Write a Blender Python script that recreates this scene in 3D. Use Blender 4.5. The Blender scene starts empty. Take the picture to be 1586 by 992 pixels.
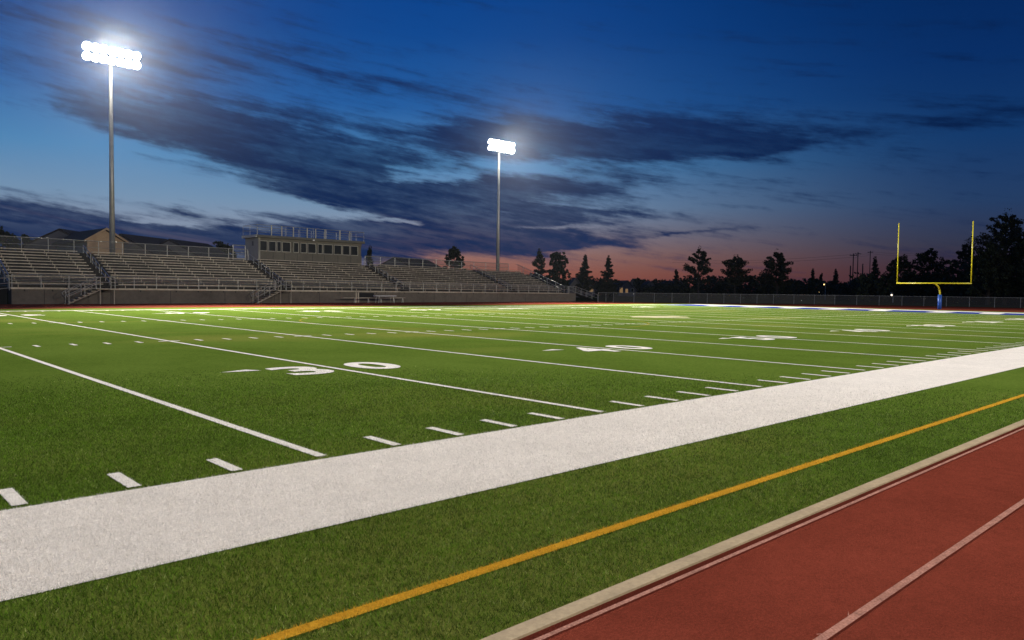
import bpy, bmesh, math, random
import numpy as np
from mathutils import Vector, Matrix
R = math.radians
sc = bpy.context.scene
COL = sc.collection
random.seed(7)
rng = np.random.default_rng(7)
YD = 0.9144

# ------------------------------------------------------------------ camera
CAM = Vector((19.049, -6.867, 1.756))
YAW, PITCH, ROLL, FPX = 0.816379, -0.0414567, 0.0118486, 1179.324
FWD = Vector((math.cos(PITCH)*math.cos(YAW), math.cos(PITCH)*math.sin(YAW), math.sin(PITCH)))
_r = Vector((math.sin(YAW), -math.cos(YAW), 0)); _u = _r.cross(FWD)
RGT = math.cos(ROLL)*_r + math.sin(ROLL)*_u
UPV = -math.sin(ROLL)*_r + math.cos(ROLL)*_u
cd = bpy.data.cameras.new('camera'); cam = bpy.data.objects.new('camera', cd); COL.objects.link(cam)
cam.matrix_world = Matrix(((RGT.x, UPV.x, -FWD.x, CAM.x), (RGT.y, UPV.y, -FWD.y, CAM.y), (RGT.z, UPV.z, -FWD.z, CAM.z), (0, 0, 0, 1)))
cd.sensor_width = 36; cd.lens = 36*FPX/1586.0; cd.clip_start = 0.1; cd.clip_end = 5000
sc.camera = cam

def dirn(u, v):
    d = FWD + RGT*((u-793)/FPX) - UPV*((v-496)/FPX)
    return d
def spot(u, D, v=455):
    """ground position seen in the direction of column u, D metres deep"""
    d = dirn(u, v)
    return CAM.x + d.x*D, CAM.y + d.y*D
def zat(u, v, D):
    return CAM.z + dirn(u, v).z*D

# ------------------------------------------------------------------ helpers
class MB:
    def __init__(s): s.v = []; s.f = []
    def quad(s, a, b, c, d):
        n = len(s.v); s.v += [tuple(a), tuple(b), tuple(c), tuple(d)]; s.f.append((n, n+1, n+2, n+3))
    def poly(s, pts):
        n = len(s.v); s.v += [tuple(p) for p in pts]; s.f.append(tuple(range(n, n+len(pts))))
    def box(s, x0, x1, y0, y1, z0, z1):
        n = len(s.v)
        s.v += [(x0,y0,z0),(x1,y0,z0),(x1,y1,z0),(x0,y1,z0),(x0,y0,z1),(x1,y0,z1),(x1,y1,z1),(x0,y1,z1)]
        for f in ((0,3,2,1),(4,5,6,7),(0,1,5,4),(1,2,6,5),(2,3,7,6),(3,0,4,7)): s.f.append(tuple(n+i for i in f))
    def tube(s, p, q, r, r2=None, n=6, caps=True):
        p = Vector(p); q = Vector(q); r2 = r if r2 is None else r2
        ax = (q-p)
        if ax.length < 1e-6: return
        ax.normalize(); a = ax.orthogonal().normalized(); b = ax.cross(a)
        k = len(s.v)
        for c, rr in ((p, r), (q, r2)):
            for i in range(n):
                t = 2*math.pi*i/n
                s.v.append(tuple(c + a*(rr*math.cos(t)) + b*(rr*math.sin(t))))
        for i in range(n): s.f.append((k+i, k+(i+1) % n, k+n+(i+1) % n, k+n+i))
        if caps:
            s.f.append(tuple(k+n-1-i for i in range(n))); s.f.append(tuple(k+n+i for i in range(n)))
    def path(s, pts, r, n=6):
        for a, b in zip(pts[:-1], pts[1:]): s.tube(a, b, r, n=n)
    def warp(s, fn): s.v = [fn(*p) for p in s.v]; return s
    def build(s, name, m, parent=None, smooth=False):
        me = bpy.data.meshes.new(name); me.from_pydata(s.v, [], s.f); me.update()
        if smooth:
            for p in me.polygons: p.use_smooth = True
        o = bpy.data.objects.new(name, me); COL.objects.link(o)
        if m: me.materials.append(m)
        if parent: o.parent = parent
        return o

def tag(o, label=None, cat=None, group=None, kind=None):
    if label: o['label'] = label
    if cat: o['category'] = cat
    if group: o['group'] = group
    if kind: o['kind'] = kind
    return o
def empty(name, loc, label, cat, group=None, rz=0):
    o = bpy.data.objects.new(name, None); COL.objects.link(o); o.location = loc; o.rotation_euler.z = rz
    o.empty_display_size = .3
    return tag(o, label, cat, group)
def under(o, base):
    """shift a mesh built in world space so that it sits right under a parent at base"""
    o.data.transform(Matrix.Translation(-Vector(base))); return o
def merge(o, b, m, fn=None, base=None):
    """add pieces of another finish to an existing mesh (joints, seams, brackets)"""
    if fn: b.warp(fn)
    bm = bmesh.new(); bm.from_mesh(o.data); o.data.materials.append(m); mi = len(o.data.materials)-1
    off = Vector(base) if base else Vector((0, 0, 0))
    vs = [bm.verts.new(Vector(p)-off) for p in b.v]
    for f in b.f:
        q = bm.faces.new([vs[i] for i in f]); q.material_index = mi
    bm.to_mesh(o.data); bm.free()
def copy_tree(o, parent=None):
    c = o.copy(); COL.objects.link(c)
    if parent is not None: c.parent = parent
    for ch in list(o.children): copy_tree(ch, c)
    return c

# ------------------------------------------------------------------ materials
def mat(name, col, rough=.6, metal=0., spec=.5, noise=None, bump=None, var=None):
    """noise=(scale, amount) brightness mottling; bump=(scale, strength, distance)"""
    m = bpy.data.materials.new(name); m.use_nodes = True
    nt = m.node_tree; b = nt.nodes['Principled BSDF']
    b.inputs['Roughness'].default_value = rough; b.inputs['Metallic'].default_value = metal
    b.inputs['Specular IOR Level'].default_value = spec
    b.inputs['Base Color'].default_value = (*col, 1)
    tc = nt.nodes.new('ShaderNodeNewGeometry')
    if noise:
        prev = None
        for i, (scale, amt) in enumerate(noise if isinstance(noise, list) else [noise]):
            n = nt.nodes.new('ShaderNodeTexNoise'); n.inputs['Scale'].default_value = scale; n.inputs['Detail'].default_value = 5
            n.inputs['Roughness'].default_value = .65
            nt.links.new(tc.outputs['Position'], n.inputs['Vector'])
            mr = nt.nodes.new('ShaderNodeMapRange'); mr.inputs['From Min'].default_value = .3; mr.inputs['From Max'].default_value = .7
            mr.inputs['To Min'].default_value = 1-amt; mr.inputs['To Max'].default_value = 1+amt
            nt.links.new(n.outputs['Fac'], mr.inputs['Value'])
            mx = nt.nodes.new('ShaderNodeMix'); mx.data_type = 'RGBA'; mx.blend_type = 'MULTIPLY'; mx.inputs['Factor'].default_value = 1
            if prev is None: mx.inputs['A'].default_value = (*col, 1)
            else: nt.links.new(prev, mx.inputs['A'])
            nt.links.new(mr.outputs['Result'], mx.inputs['B']); prev = mx.outputs['Result']
        nt.links.new(prev, b.inputs['Base Color'])
    if bump:
        n = nt.nodes.new('ShaderNodeTexNoise'); n.inputs['Scale'].default_value = bump[0]; n.inputs['Detail'].default_value = 4
        nt.links.new(tc.outputs['Position'], n.inputs['Vector'])
        bp = nt.nodes.new('ShaderNodeBump'); bp.inputs['Strength'].default_value = bump[1]; bp.inputs['Distance'].default_value = bump[2]
        nt.links.new(n.outputs['Fac'], bp.inputs['Height']); nt.links.new(bp.outputs['Normal'], b.inputs['Normal'])
    return m
def emit(name, col, s):
    m = bpy.data.materials.new(name); m.use_nodes = True; nt = m.node_tree
    b = nt.nodes['Principled BSDF']; b.inputs['Base Color'].default_value = (.05, .05, .05, 1)
    b.inputs['Emission Color'].default_value = (*col, 1); b.inputs['Emission Strength'].default_value = s
    m.cycles.emission_sampling = 'NONE'
    return m
def netting(name, col, cover):
    """wire mesh, finer than can be resolved: an even part-open weave"""
    m = bpy.data.materials.new(name); m.use_nodes = True; nt = m.node_tree
    b = nt.nodes['Principled BSDF']; b.inputs['Base Color'].default_value = (*col, 1); b.inputs['Roughness'].default_value = .5
    b.inputs['Alpha'].default_value = cover
    return m

def turf_material(name, cols, patch=True, bumps=1.0):
    m = bpy.data.materials.new(name); m.use_nodes = True; nt = m.node_tree
    N = nt.nodes; L = nt.links; b = N['Principled BSDF']
    b.inputs['Roughness'].default_value = 1; b.inputs['Specular IOR Level'].default_value = 0
    g = N.new('ShaderNodeNewGeometry')
    def noise(scale, detail=4, stretch=None):
        n = N.new('ShaderNodeTexNoise'); n.inputs['Scale'].default_value = scale; n.inputs['Detail'].default_value = detail
        n.inputs['Roughness'].default_value = .7
        if stretch:
            mp = N.new('ShaderNodeMapping'); mp.inputs['Scale'].default_value = stretch
            L.new(g.outputs['Position'], mp.inputs['Vector']); L.new(mp.outputs['Vector'], n.inputs['Vector'])
        else: L.new(g.outputs['Position'], n.inputs['Vector'])
        return n.outputs['Fac']
    def rmap(x, a, b_, c, d):
        r = N.new('ShaderNodeMapRange'); r.inputs['From Min'].default_value = a; r.inputs['From Max'].default_value = b_
        r.inputs['To Min'].default_value = c; r.inputs['To Max'].default_value = d; L.new(x, r.inputs['Value']); return r.outputs['Result']
    def mix(f, A, B, mode='MIX'):
        x = N.new('ShaderNodeMix'); x.data_type = 'RGBA'; x.blend_type = mode
        for s, v in (('Factor', f), ('A', A), ('B', B)):
            if isinstance(v, tuple): x.inputs[s].default_value = (*v, 1)
            elif isinstance(v, (int, float)): x.inputs[s].default_value = v
            else: L.new(v, x.inputs[s])
        return x.outputs['Result']
    c = mix(rmap(noise(.35, 5, (1, .6, 1)), .35, .65, 0, 1), cols[0], cols[1])
    if patch:                                               # wear: yellower, drier areas
        c = mix(rmap(noise(.09, 3, (.7, 1, 1)), .52, .68, 0, .75), c, cols[2])
        c = mix(rmap(noise(2.2, 5), .42, .7, 0, .45), c, cols[1])
    c = mix(1.0, c, rmap(noise(60, 6), .25, .75, .45, 1.5), 'MULTIPLY')
    c = mix(1.0, c, rmap(noise(12, 6), .3, .7, .8, 1.22), 'MULTIPLY')
    L.new(c, b.inputs['Base Color'])
    bp = N.new('ShaderNodeBump'); bp.inputs['Strength'].default_value = .55*bumps; bp.inputs['Distance'].default_value = .02
    L.new(noise(90, 5), bp.inputs['Height']); L.new(bp.outputs['Normal'], b.inputs['Normal'])
    return m

M = {}
M['turf'] = turf_material('artificial_turf', ((.078, .126, .017), (.104, .158, .025), (.172, .182, .038)))
M['paint_turf'] = mat('white_turf_paint', (.76, .71, .65), 1, 0, 0, [(70, .22), (9, .07), (1.1, .06)], (110, .5, .02))
M['line_paint'] = mat('white_line_paint', (.78, .74, .68), 1, 0, 0, [(60, .14), (5, .1)], (100, .4, .02))
M['yellow_paint'] = mat('yellow_turf_paint', (.55, .30, .028), 1, 0, 0, [(70, .25), (4, .12)], (110, .5, .02))
M['faint_yellow'] = mat('faded_yellow_paint', (.20, .18, .03), 1, 0, 0, (.8, .3))
M['blue_paint'] = mat('blue_turf_paint', (.03, .05, .25), 1, 0, 0, (20, .2))
M['worn'] = mat('worn_pale_turf', (.36, .33, .22), 1, 0, 0, [(1.4, .35), (14, .25)])
M['thin'] = mat('glare_painted_turf', (.20, .235, .11), 1, 0, 0, [(1.1, .3), (9, .2)])  # paler green that paints the tower lamp's glare into the turf colour
M['track'] = mat('red_track_rubber', (.175, .037, .022), 1, 0, 0, [(160, .3), (48, .2), (10, .1), (.9, .14)], (85, .8, .012))
M['lane'] = mat('worn_lane_paint', (.37, .18, .135), 1, 0, 0, [(70, .4), (9, .22), (1.5, .12)], (240, .5, .006))
M['kerb'] = mat('kerb_concrete', (.37, .285, .175), .9, 0, .1, [(30, .16), (2, .14)], (120, .3, .004))
M['ground'] = turf_material('dry_ground_grass', ((.02, .026, .008), (.03, .034, .012), (.03, .03, .015)), False)
M['concrete'] = mat('stand_concrete', (.135, .112, .088), .85, 0, .3, [(.35, .22), (3, .12), (25, .1)], (20, .25, .02))
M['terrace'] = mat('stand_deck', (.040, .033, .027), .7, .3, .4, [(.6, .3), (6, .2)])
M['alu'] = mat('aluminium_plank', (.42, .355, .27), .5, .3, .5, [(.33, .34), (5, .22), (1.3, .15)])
M['galv'] = mat('galvanised_pipe', (.42, .40, .36), .38, .5, .5, (4, .15))
M['pole'] = mat('pole_steel', (.42, .40, .36), .42, .4, .5, (2, .12))
M['fixture'] = mat('fixture_grey', (.25, .25, .25), .4, .5)
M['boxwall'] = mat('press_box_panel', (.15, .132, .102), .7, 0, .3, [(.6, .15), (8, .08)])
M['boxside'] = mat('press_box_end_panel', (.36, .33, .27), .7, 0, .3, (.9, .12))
M['trim'] = mat('pale_trim', (.48, .44, .36), .55, 0, .4, (3, .1))
M['roofslab'] = mat('press_roof_panel', (.13, .12, .10), .7, 0, .3, (.8, .2))
M['seam'] = mat('dark_joint', (.03, .028, .025), .8)
M['fence_steel'] = mat('weathered_fence_steel', (.2, .2, .19), .6, .2, .3, (4, .2))
M['fixwhite'] = mat('white_lamp_body', (.8, .78, .74), .4)
M['yellow'] = mat('yellow_powder_coat', (.66, .57, .015), .36, 0, .5, (3, .06))
M['bluepad'] = mat('blue_vinyl_pad', (.025, .10, .42), .4, 0, .5, (5, .12))
M['net'] = netting('chain_link_weave', (.09, .09, .09), .22)
M['netdark'] = netting('guard_weave', (.12, .12, .11), .30)
M['bark'] = mat('bark', (.045, .035, .028), .9, 0, .2, (6, .3))
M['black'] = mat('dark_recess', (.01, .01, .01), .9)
M['white_plastic'] = mat('white_table_top', (.75, .73, .70), .4, 0, .5, (6, .05))
M['siding'] = mat('tan_siding', (.30, .225, .15), .8, 0, .3, [(1.2, .12), (9, .08)])
M['dark_siding'] = mat('grey_siding', (.12, .11, .11), .8, 0, .3, (1.2, .12))
M['roof'] = mat('dark_shingles', (.035, .026, .026), .9, 0, .2, (7, .3))
M['timber'] = mat('creosote_timber', (.05, .038, .03), .9)
M['wire'] = mat('cable', (.03, .03, .03), .6)
M['lens'] = emit('lamp_lens', (1, .96, .88), 60)
M['warmlit'] = emit('warm_window', (1, .6, .25), .2)
M['lampglow'] = emit('warm_bulb', (1, .62, .24), 3)
M['lampwhite'] = emit('white_bulb', (1, .84, .62), 3)
M['glass'] = mat('dark_tinted_glass', (.022, .024, .022), .12, 0, .6)

def leafmat(name, a, b_):
    m = bpy.data.materials.new(name); m.use_nodes = True; nt = m.node_tree; b = nt.nodes['Principled BSDF']
    b.inputs['Roughness'].default_value = .7; b.inputs['Specular IOR Level'].default_value = .2
    g = nt.nodes.new('ShaderNodeNewGeometry'); n = nt.nodes.new('ShaderNodeTexNoise'); n.inputs['Scale'].default_value = 1.1; n.inputs['Detail'].default_value = 4
    nt.links.new(g.outputs['Position'], n.inputs['Vector'])
    r = nt.nodes.new('ShaderNodeValToRGB'); r.color_ramp.elements[0].position = .35; r.color_ramp.elements[1].position = .65
    r.color_ramp.elements[0].color = (*a, 1); r.color_ramp.elements[1].color = (*b_, 1)
    nt.links.new(n.outputs['Fac'], r.inputs['Fac']); nt.links.new(r.outputs['Color'], b.inputs['Base Color'])
    return m
M['needles'] = leafmat('pine_needles', (.022, .024, .012), (.040, .040, .020))
M['leaves'] = leafmat('dark_leaves', (.020, .024, .010), (.036, .042, .016))

# ------------------------------------------------------------------ world: dusk sky
def srgb(*c):
    return tuple(((x/255+.055)/1.055)**2.4 if x/255 > .04045 else x/255/12.92 for x in c)
w = bpy.data.worlds.new('World'); sc.world = w; w.use_nodes = True
nt = w.node_tree; N = nt.nodes; L = nt.links
bgn = N['Background']
def sv(sock, v):
    if isinstance(v, (int, float)): sock.default_value = v
    else: L.new(v, sock)
def mth(op, a, b=None, c=None):
    n = N.new('ShaderNodeMath'); n.operation = op
    sv(n.inputs[0], a)
    if b is not None: sv(n.inputs[1], b)
    if c is not None: sv(n.inputs[2], c)
    return n.outputs[0]
def sstep(x, a, b, lo=0., hi=1.):
    r = N.new('ShaderNodeMapRange'); r.interpolation_type = 'SMOOTHSTEP'; sv(r.inputs['Value'], x)
    r.inputs['From Min'].default_value = a; r.inputs['From Max'].default_value = b
    r.inputs['To Min'].default_value = lo; r.inputs['To Max'].default_value = hi
    return r.outputs['Result']
def cmix(f, A, B):
    x = N.new('ShaderNodeMix'); x.data_type = 'RGBA'
    for s, v in (('Factor', f), ('A', A), ('B', B)):
        if isinstance(v, tuple): x.inputs[s].default_value = (*v, 1)
        else: sv(x.inputs[s], v)
    return x.outputs['Result']
def ramp(x, stops, top):
    """stops [(degrees, srgb)]"""
    f = mth('DIVIDE', x, top); r = N.new('ShaderNodeValToRGB'); L.new(f, r.inputs['Fac']); e = r.color_ramp.elements
    while len(e) < len(stops): e.new(.5)
    for el, (d, c) in zip(e, stops): el.position = max(0, min(1, d/top)); el.color = (*srgb(*c), 1)
    return r.outputs['Color']
tcn = N.new('ShaderNodeTexCoord'); sep = N.new('ShaderNodeSeparateXYZ')
nrm = N.new('ShaderNodeVectorMath'); nrm.operation = 'NORMALIZE'; L.new(tcn.outputs['Generated'], nrm.inputs[0]); L.new(nrm.outputs[0], sep.inputs[0])
dx, dy, dz = sep.outputs
cy_, sy_ = math.cos(YAW), math.sin(YAW)
side = mth('SUBTRACT', mth('MULTIPLY', dx, sy_), mth('MULTIPLY', dy, cy_))
frw = mth('ADD', mth('MULTIPLY', dx, cy_), mth('MULTIPLY', dy, sy_))
AZ = mth('MULTIPLY', mth('ARCTAN2', side, frw), 57.2958)      # degrees east of north-east
EL = mth('MULTIPLY', mth('ARCSINE', dz), 57.2958)
def ang(u, v):
    d = dirn(u, v).normalized()
    return math.degrees(math.atan2(d.x*sy_-d.y*cy_, d.x*cy_+d.y*sy_)), math.degrees(math.asin(d.z))
# clear-sky gradients, glow side and dark side
glow = ramp(EL, [(0, (146, 74, 60)), (1.2, (156, 94, 78)), (2.6, (156, 116, 108)), (4.2, (138, 134, 148)), (6.0, (120, 148, 180)), (9, (82, 138, 188)), (13, (34, 96, 166)), (18, (8, 74, 150)), (25, (0, 60, 138)), (60, (0, 34, 88))], 60)
dusk = ramp(EL, [(0, (62, 40, 52)), (1.6, (62, 45, 58)), (3.2, (52, 56, 78)), (6, (38, 64, 104)), (10, (20, 60, 112)), (15, (8, 48, 106)), (22, (2, 38, 92)), (60, (0, 24, 66))], 60)
cool = ramp(EL, [(0, (62, 66, 92)), (1.6, (84, 96, 126)), (3.0, (120, 134, 158)), (4.4, (136, 152, 176)), (6.0, (118, 150, 182)), (9, (78, 136, 186)), (13, (34, 96, 166)), (18, (8, 74, 150)), (25, (0, 60, 138)), (60, (0, 34, 88))], 60)
glow = cmix(sstep(AZ, -5, -13), glow, cool)
base = cmix(sstep(AZ, -6, 33), glow, dusk)
# warp for ragged edges
comb = N.new('ShaderNodeCombineXYZ'); L.new(AZ, comb.inputs[0]); L.new(mth('ADD', EL, mth('MULTIPLY', AZ, .15)), comb.inputs[1])
def snoise(scale, sx, sy, detail, off=0.):
    mp = N.new('ShaderNodeMapping'); mp.inputs['Scale'].default_value = (sx, sy, 1); mp.inputs['Location'].default_value = (off, off*.7, off)
    L.new(comb.outputs[0], mp.inputs['Vector'])
    n = N.new('ShaderNodeTexNoise'); n.inputs['Scale'].default_value = scale; n.inputs['Detail'].default_value = detail; n.inputs['Roughness'].default_value = .62
    L.new(mp.outputs['Vector'], n.inputs['Vector']); return n.outputs['Fac']
wa = mth('MULTIPLY', mth('SUBTRACT', snoise(1, .16, .42, 7, 3.1), .5), 9)
we = mth('MULTIPLY', mth('SUBTRACT', snoise(1, .13, .55, 7, 8.7), .5), 2.6)
WA = mth('ADD', AZ, wa); WE = mth('ADD', EL, we)
def seed(u, v, su, sv_, slope, wgt):
    a, e = ang(u, v); k = .0486; sa = su*k; se = sv_*k
    da = mth('SUBTRACT', WA, a); de = mth('SUBTRACT', WE, e)
    de = mth('MULTIPLY_ADD', da, slope, de)
    q = mth('ADD', mth('POWER', mth('DIVIDE', da, sa), 2), mth('POWER', mth('DIVIDE', de, se), 2))
    return mth('MULTIPLY', mth('EXPONENT', mth('MULTIPLY', q, -1)), wgt)
SEEDS = [(480, 250, 250, 50, .20, .95), (210, 186, 130, 22, .05, .8), (660, 322, 250, 32, .06, 1.05), (560, 285, 150, 30, .15, .5), (890, 220, 180, 34, .03, 1.15), (620, 240, 150, 26, .08, .55),
         (1090, 214, 140, 30, .03, 1.1), (1190, 232, 70, 15, 0, .7), (760, 205, 100, 26, 0, .7), (860, 290, 140, 20, -.02, 1.1), (370, 205, 150, 30, .2, .6),
         (700, 366, 230, 20, .01, 1.4), (860, 381, 95, 6, 0, .9), (30, 332, 110, 20, .05, 1.25), (200, 366, 330, 19, 0, 1.5), (275, 329, 62, 8, .08, .8), (60, 385, 200, 22, 0, 1.3),
         (540, 392, 150, 9, 0, .9), (560, 188, 130, 14, .06, .45), (620, 135, 190, 18, .08, .42), (450, 90, 240, 26, .05, .42), (70, 50, 170, 40, .1, .45), (300, 120, 200, 30, .1, .35),
         (60, 264, 100, 5, .05, .3), (120, 298, 60, 4, .03, .3), (60, 235, 90, 45, 0, -.5), (230, 280, 130, 26, .13, -.85), (400, 316, 110, 13, .12, -.7), (60, 165, 60, 25, 0, -.3), (1060, 364, 110, 3.5, -.07, .5), (1400, 200, 170, 16, -.03, .32), (1520, 168, 120, 14, 0, .3), (330, 318, 90, 9, .1, .4),
         (930, 330, 90, 7, .02, .9), (640, 272, 80, 8, .02, -.95), (455, 330, 80, 7, .06, -.75), (600, 183, 90, 12, .05, -.4), (830, 256, 90, 10, .03, -.55), (870, 350, 100, 4, 0, -.6), (610, 347, 60, 3.5, .02, -.8), (250, 345, 70, 4, .03, -.6)]
tot = None
for s in SEEDS:
    k = seed(*s); tot = k if tot is None else mth('ADD', tot, k)
streak = snoise(1, .10, 1.2, 9, 1.3); fine = snoise(1, .5, 1.6, 8, 5.5)
tex = mth('ADD', mth('MULTIPLY', mth('SUBTRACT', streak, .5), 2.3), mth('MULTIPLY', mth('SUBTRACT', fine, .5), 1.3))
dens = mth('ADD', tot, tex)
cl = sstep(dens, .0, 1.05)
ccol = ramp(EL, [(0, (30, 42, 78)), (2.5, (20, 42, 84)), (5, (14, 40, 84)), (9, (14, 40, 84)), (14, (18, 46, 96)), (25, (8, 46, 108)), (40, (2, 34, 92))], 40)
cdark = cmix(sstep(AZ, 5, 34), ccol, srgb(6, 30, 72))
inner = sstep(mth('ADD', mth('MULTIPLY', snoise(1, .12, 1.0, 9, 21.0), .65), mth('MULTIPLY', snoise(1, .6, 2.2, 8, 33.0), .35)), .40, .68, 1.0, .74)
inner = mth('MAXIMUM', inner, sstep(EL, 7, 3, 0, .93))
sky = cmix(mth('MULTIPLY', cl, inner), base, cdark)
# thin rosy undersides low on the glow side
rose = mth('MULTIPLY', mth('MULTIPLY', sstep(snoise(1, .07, 1.9, 6, 12.2), .52, .72), sstep(EL, 6.5, 3.0)), mth('MULTIPLY', sstep(AZ, 12, -14), .10))
sky = cmix(rose, sky, srgb(176, 140, 138))
sky = cmix(sstep(EL, 0, -1.5), sky, srgb(10, 9, 12))
L.new(sky, bgn.inputs['Color']); bgn.inputs['Strength'].default_value = .9

# ------------------------------------------------------------------ ground, turf, track
def sheet(name, pts_list, z, m, kind='structure'):
    b = MB()
    for pts in pts_list: b.poly([(x, y, z) for x, y in pts])
    o = b.build(name, m); tag(o, kind=kind); return o
def rect(x0, x1, y0, y1): return [(x0, y0), (x1, y0), (x1, y1), (x0, y1)]
FAR = 47.66                       # inner edge of the far sideline
sheet('ground', [rect(-1500, 1800, -1500, 1800)], -.03, M['ground'])
sheet('turf_field', [rect(-70, 107.5, -4.07, 52.6)], .004, M['turf'])
curve = [(107.5, 57), (113, 52.6), (120.6, 46.6), (126.6, 40.4), (130, 32.7), (132.2, 25.2), (134, 17), (134.5, 8), (133.5, -2), (130, -12), (107.5, -16)]
sheet('running_track', [rect(-70, 107.5, -16, -4.172), rect(-70, 107.5, 52.6, 65.58), curve], 0, M['track'])
kb = MB(); kb.box(-70, 107.5, -4.176, -4.07, -.02, .014); tag(kb.build('track_kerb', M['kerb']), kind='structure')
lanes = MB()
for y, wd in ((-4.245, .032), (-5.195, .047), (-6.4, .05), (-7.62, .05), (-8.84, .05)):
    lanes.poly([(x, yy, .004) for x, yy in rect(-70, 102, y-wd/2, y+wd/2)])
for y in (54.2, 55.4, 56.6, 57.8, 59, 60.2): lanes.poly([(x, yy, .004) for x, yy in rect(-70, 102, y-.025, y+.025)])
tag(lanes.build('track_lane_lines', M['lane']), kind='structure')
rs = random.Random(12); sb = MB()
for i in range(14):
    x, y, a, l_ = rs.uniform(22.5, 34), rs.uniform(-8.2, -4.5), rs.gauss(0, .5), rs.uniform(.05, .22); wd_ = rs.uniform(.002, .005)
    c_, s2 = math.cos(a), math.sin(a)
    sb.poly([(x-s2*wd_, y+c_*wd_, .0045), (x+s2*wd_, y-c_*wd_, .0045), (x+c_*l_, y+s2*l_, .0045)])
tag(sb.build('track_scuffs', M['lane']), kind='structure')
Z1 = .009
sheet('sideline_band', [rect(-70, 100.88, -1.97, 0), rect(-70, 100.88, FAR, FAR+.55)], Z1, M['paint_turf'])
sheet('end_zone', [rect(94.2, 100.7, .3, FAR-.2)], Z1, M['blue_paint'])
ez = []
for i, (y0, y1) in enumerate([(4, 6.2), (8.2, 10.6), (12.4, 14.8), (16.8, 18.8), (22, 24.6), (27, 29), (31.4, 34), (36, 38), (40.5, 43)]):
    ez.append([(95.4, y0), (95.4, y0+1.6), (99.8, y1), (99.8, y1-1.8)])
sheet('end_zone_blocks', ez, Z1+.004, M['line_paint'])
sheet('end_line_band', [rect(100.9, 103.8, -1.97, FAR+.55)], Z1, M['paint_turf'])
def XK(k):
    """painted position of yard k (the lining is not perfectly regular)"""
    return k*YD+float(np.interp(k, [0, 22, 23, 27, 30, 35, 40, 45, 50, 55, 60], [.18, .18, .11, .08, -.03, -.10, -.03, .02, .04, 0, 0]))
lines = []
for k in range(-5, 101, 5):
    if k == 100: lines.append(rect(k*YD-.1, k*YD+.1, .12, FAR-.12))
    else: lines.append(rect(XK(k)-.055, XK(k)+.055, .13, FAR-.12))
sheet('yard_lines', lines, Z1+.003, M['line_paint'])
ticks = []
H1, H2 = 17.45, 31.3
for k in range(-4, 100):
    if k % 5 == 0:
        for h in (H1, H2): ticks.append(rect(XK(k)-.32, XK(k)-.06, h-.055, h+.055)); ticks.append(rect(XK(k)+.06, XK(k)+.32, h-.055, h+.055))
        continue
    x0, x1 = XK(k)-.055, XK(k)+.055
    ticks += [rect(x0, x1, .08, .70), rect(x0, x1, H1-.3, H1+.3), rect(x0, x1, H2-.3, H2+.3), rect(x0, x1, FAR-.7, FAR-.1)]
sheet('hash_marks', ticks, Z1+.003, M['line_paint'])
# yard numbers: built-in letter shapes laid on the turf
def glyph(ch, x0, x1, y0, y1, flip=False):
    cu = bpy.data.curves.new('g', 'FONT'); cu.body = ch; cu.resolution_u = 6; cu.offset = .03
    o = bpy.data.objects.new('g', cu); COL.objects.link(o)
    me = bpy.data.meshes.new_from_object(o.evaluated_get(bpy.context.evaluated_depsgraph_get()))
    bpy.data.objects.remove(o)
    vs = [v.co.copy() for v in me.vertices]
    ax, bx = min(v.x for v in vs), max(v.x for v in vs); ay, by = min(v.y for v in vs), max(v.y for v in vs)
    out = []
    for v in vs:
        s = (v.x-ax)/(bx-ax); t = (v.y-ay)/(by-ay)
        if flip: s, t = 1-s, 1-t
        out.append((x0+(x1-x0)*s, y0+(y1-y0)*t, Z1+.003))
    return out, [tuple(p.vertices) for p in me.polygons]
nb = MB()
def number(x, s, y0, y1, flip=False):
    a, b = (s[0], s[1]) if not flip else (s[1], s[0])
    for ch, xa, xb in ((a, x-1.30, x-.28), (b, x+.40, x+1.42)):
        vs, fs = glyph(ch, xa, xb, y0, y1, flip); n = len(nb.v)
        nb.v += vs; nb.f += [tuple(n+i for i in f) for f in fs]
def wedge(x, y, sgn=-1, flip=1):
    nb.poly([(x, y, Z1+.003), (x-sgn*.62, y+.20*flip, Z1+.003), (x-sgn*.80, y-.14*flip, Z1+.003)] if sgn < 0 else [(x, y, Z1+.003), (x-.8, y-.14*flip, Z1+.003), (x-.62, y+.2*flip, Z1+.003)])
for i, k in enumerate(range(10, 100, 10)):
    s = '%d' % (k if k <= 50 else 100-k)
    number(k*YD, s, 6.75-.0*i, 8.35)
    number(k*YD, s, 40.1, 41.7, True)
    wedge(k*YD-2.25, 8.15); wedge(k*YD-2.25, 40.6)
tag(nb.build('yard_numbers', M['line_paint']), kind='structure')
# soccer markings in yellow
yl = [rect(-70, 102.4, -3.415, -3.325), rect(45.66, 45.78, 15.2, 34)]
c0, r0 = (45.7, 24.3), 9.15
for i in range(64):
    a, b = 2*math.pi*i/64, 2*math.pi*(i+1)/64
    yl.append([(c0[0]+q*math.cos(t), c0[1]+q*math.sin(t)) for q, t in ((r0-.055, a), (r0+.055, a), (r0+.055, b), (r0-.055, b))])
o = sheet('soccer_touchline', yl[:1], Z1, M['yellow_paint'])
sheet('soccer_centre_marks', yl[1:], Z1+.0015, M['faint_yellow'])
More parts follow.
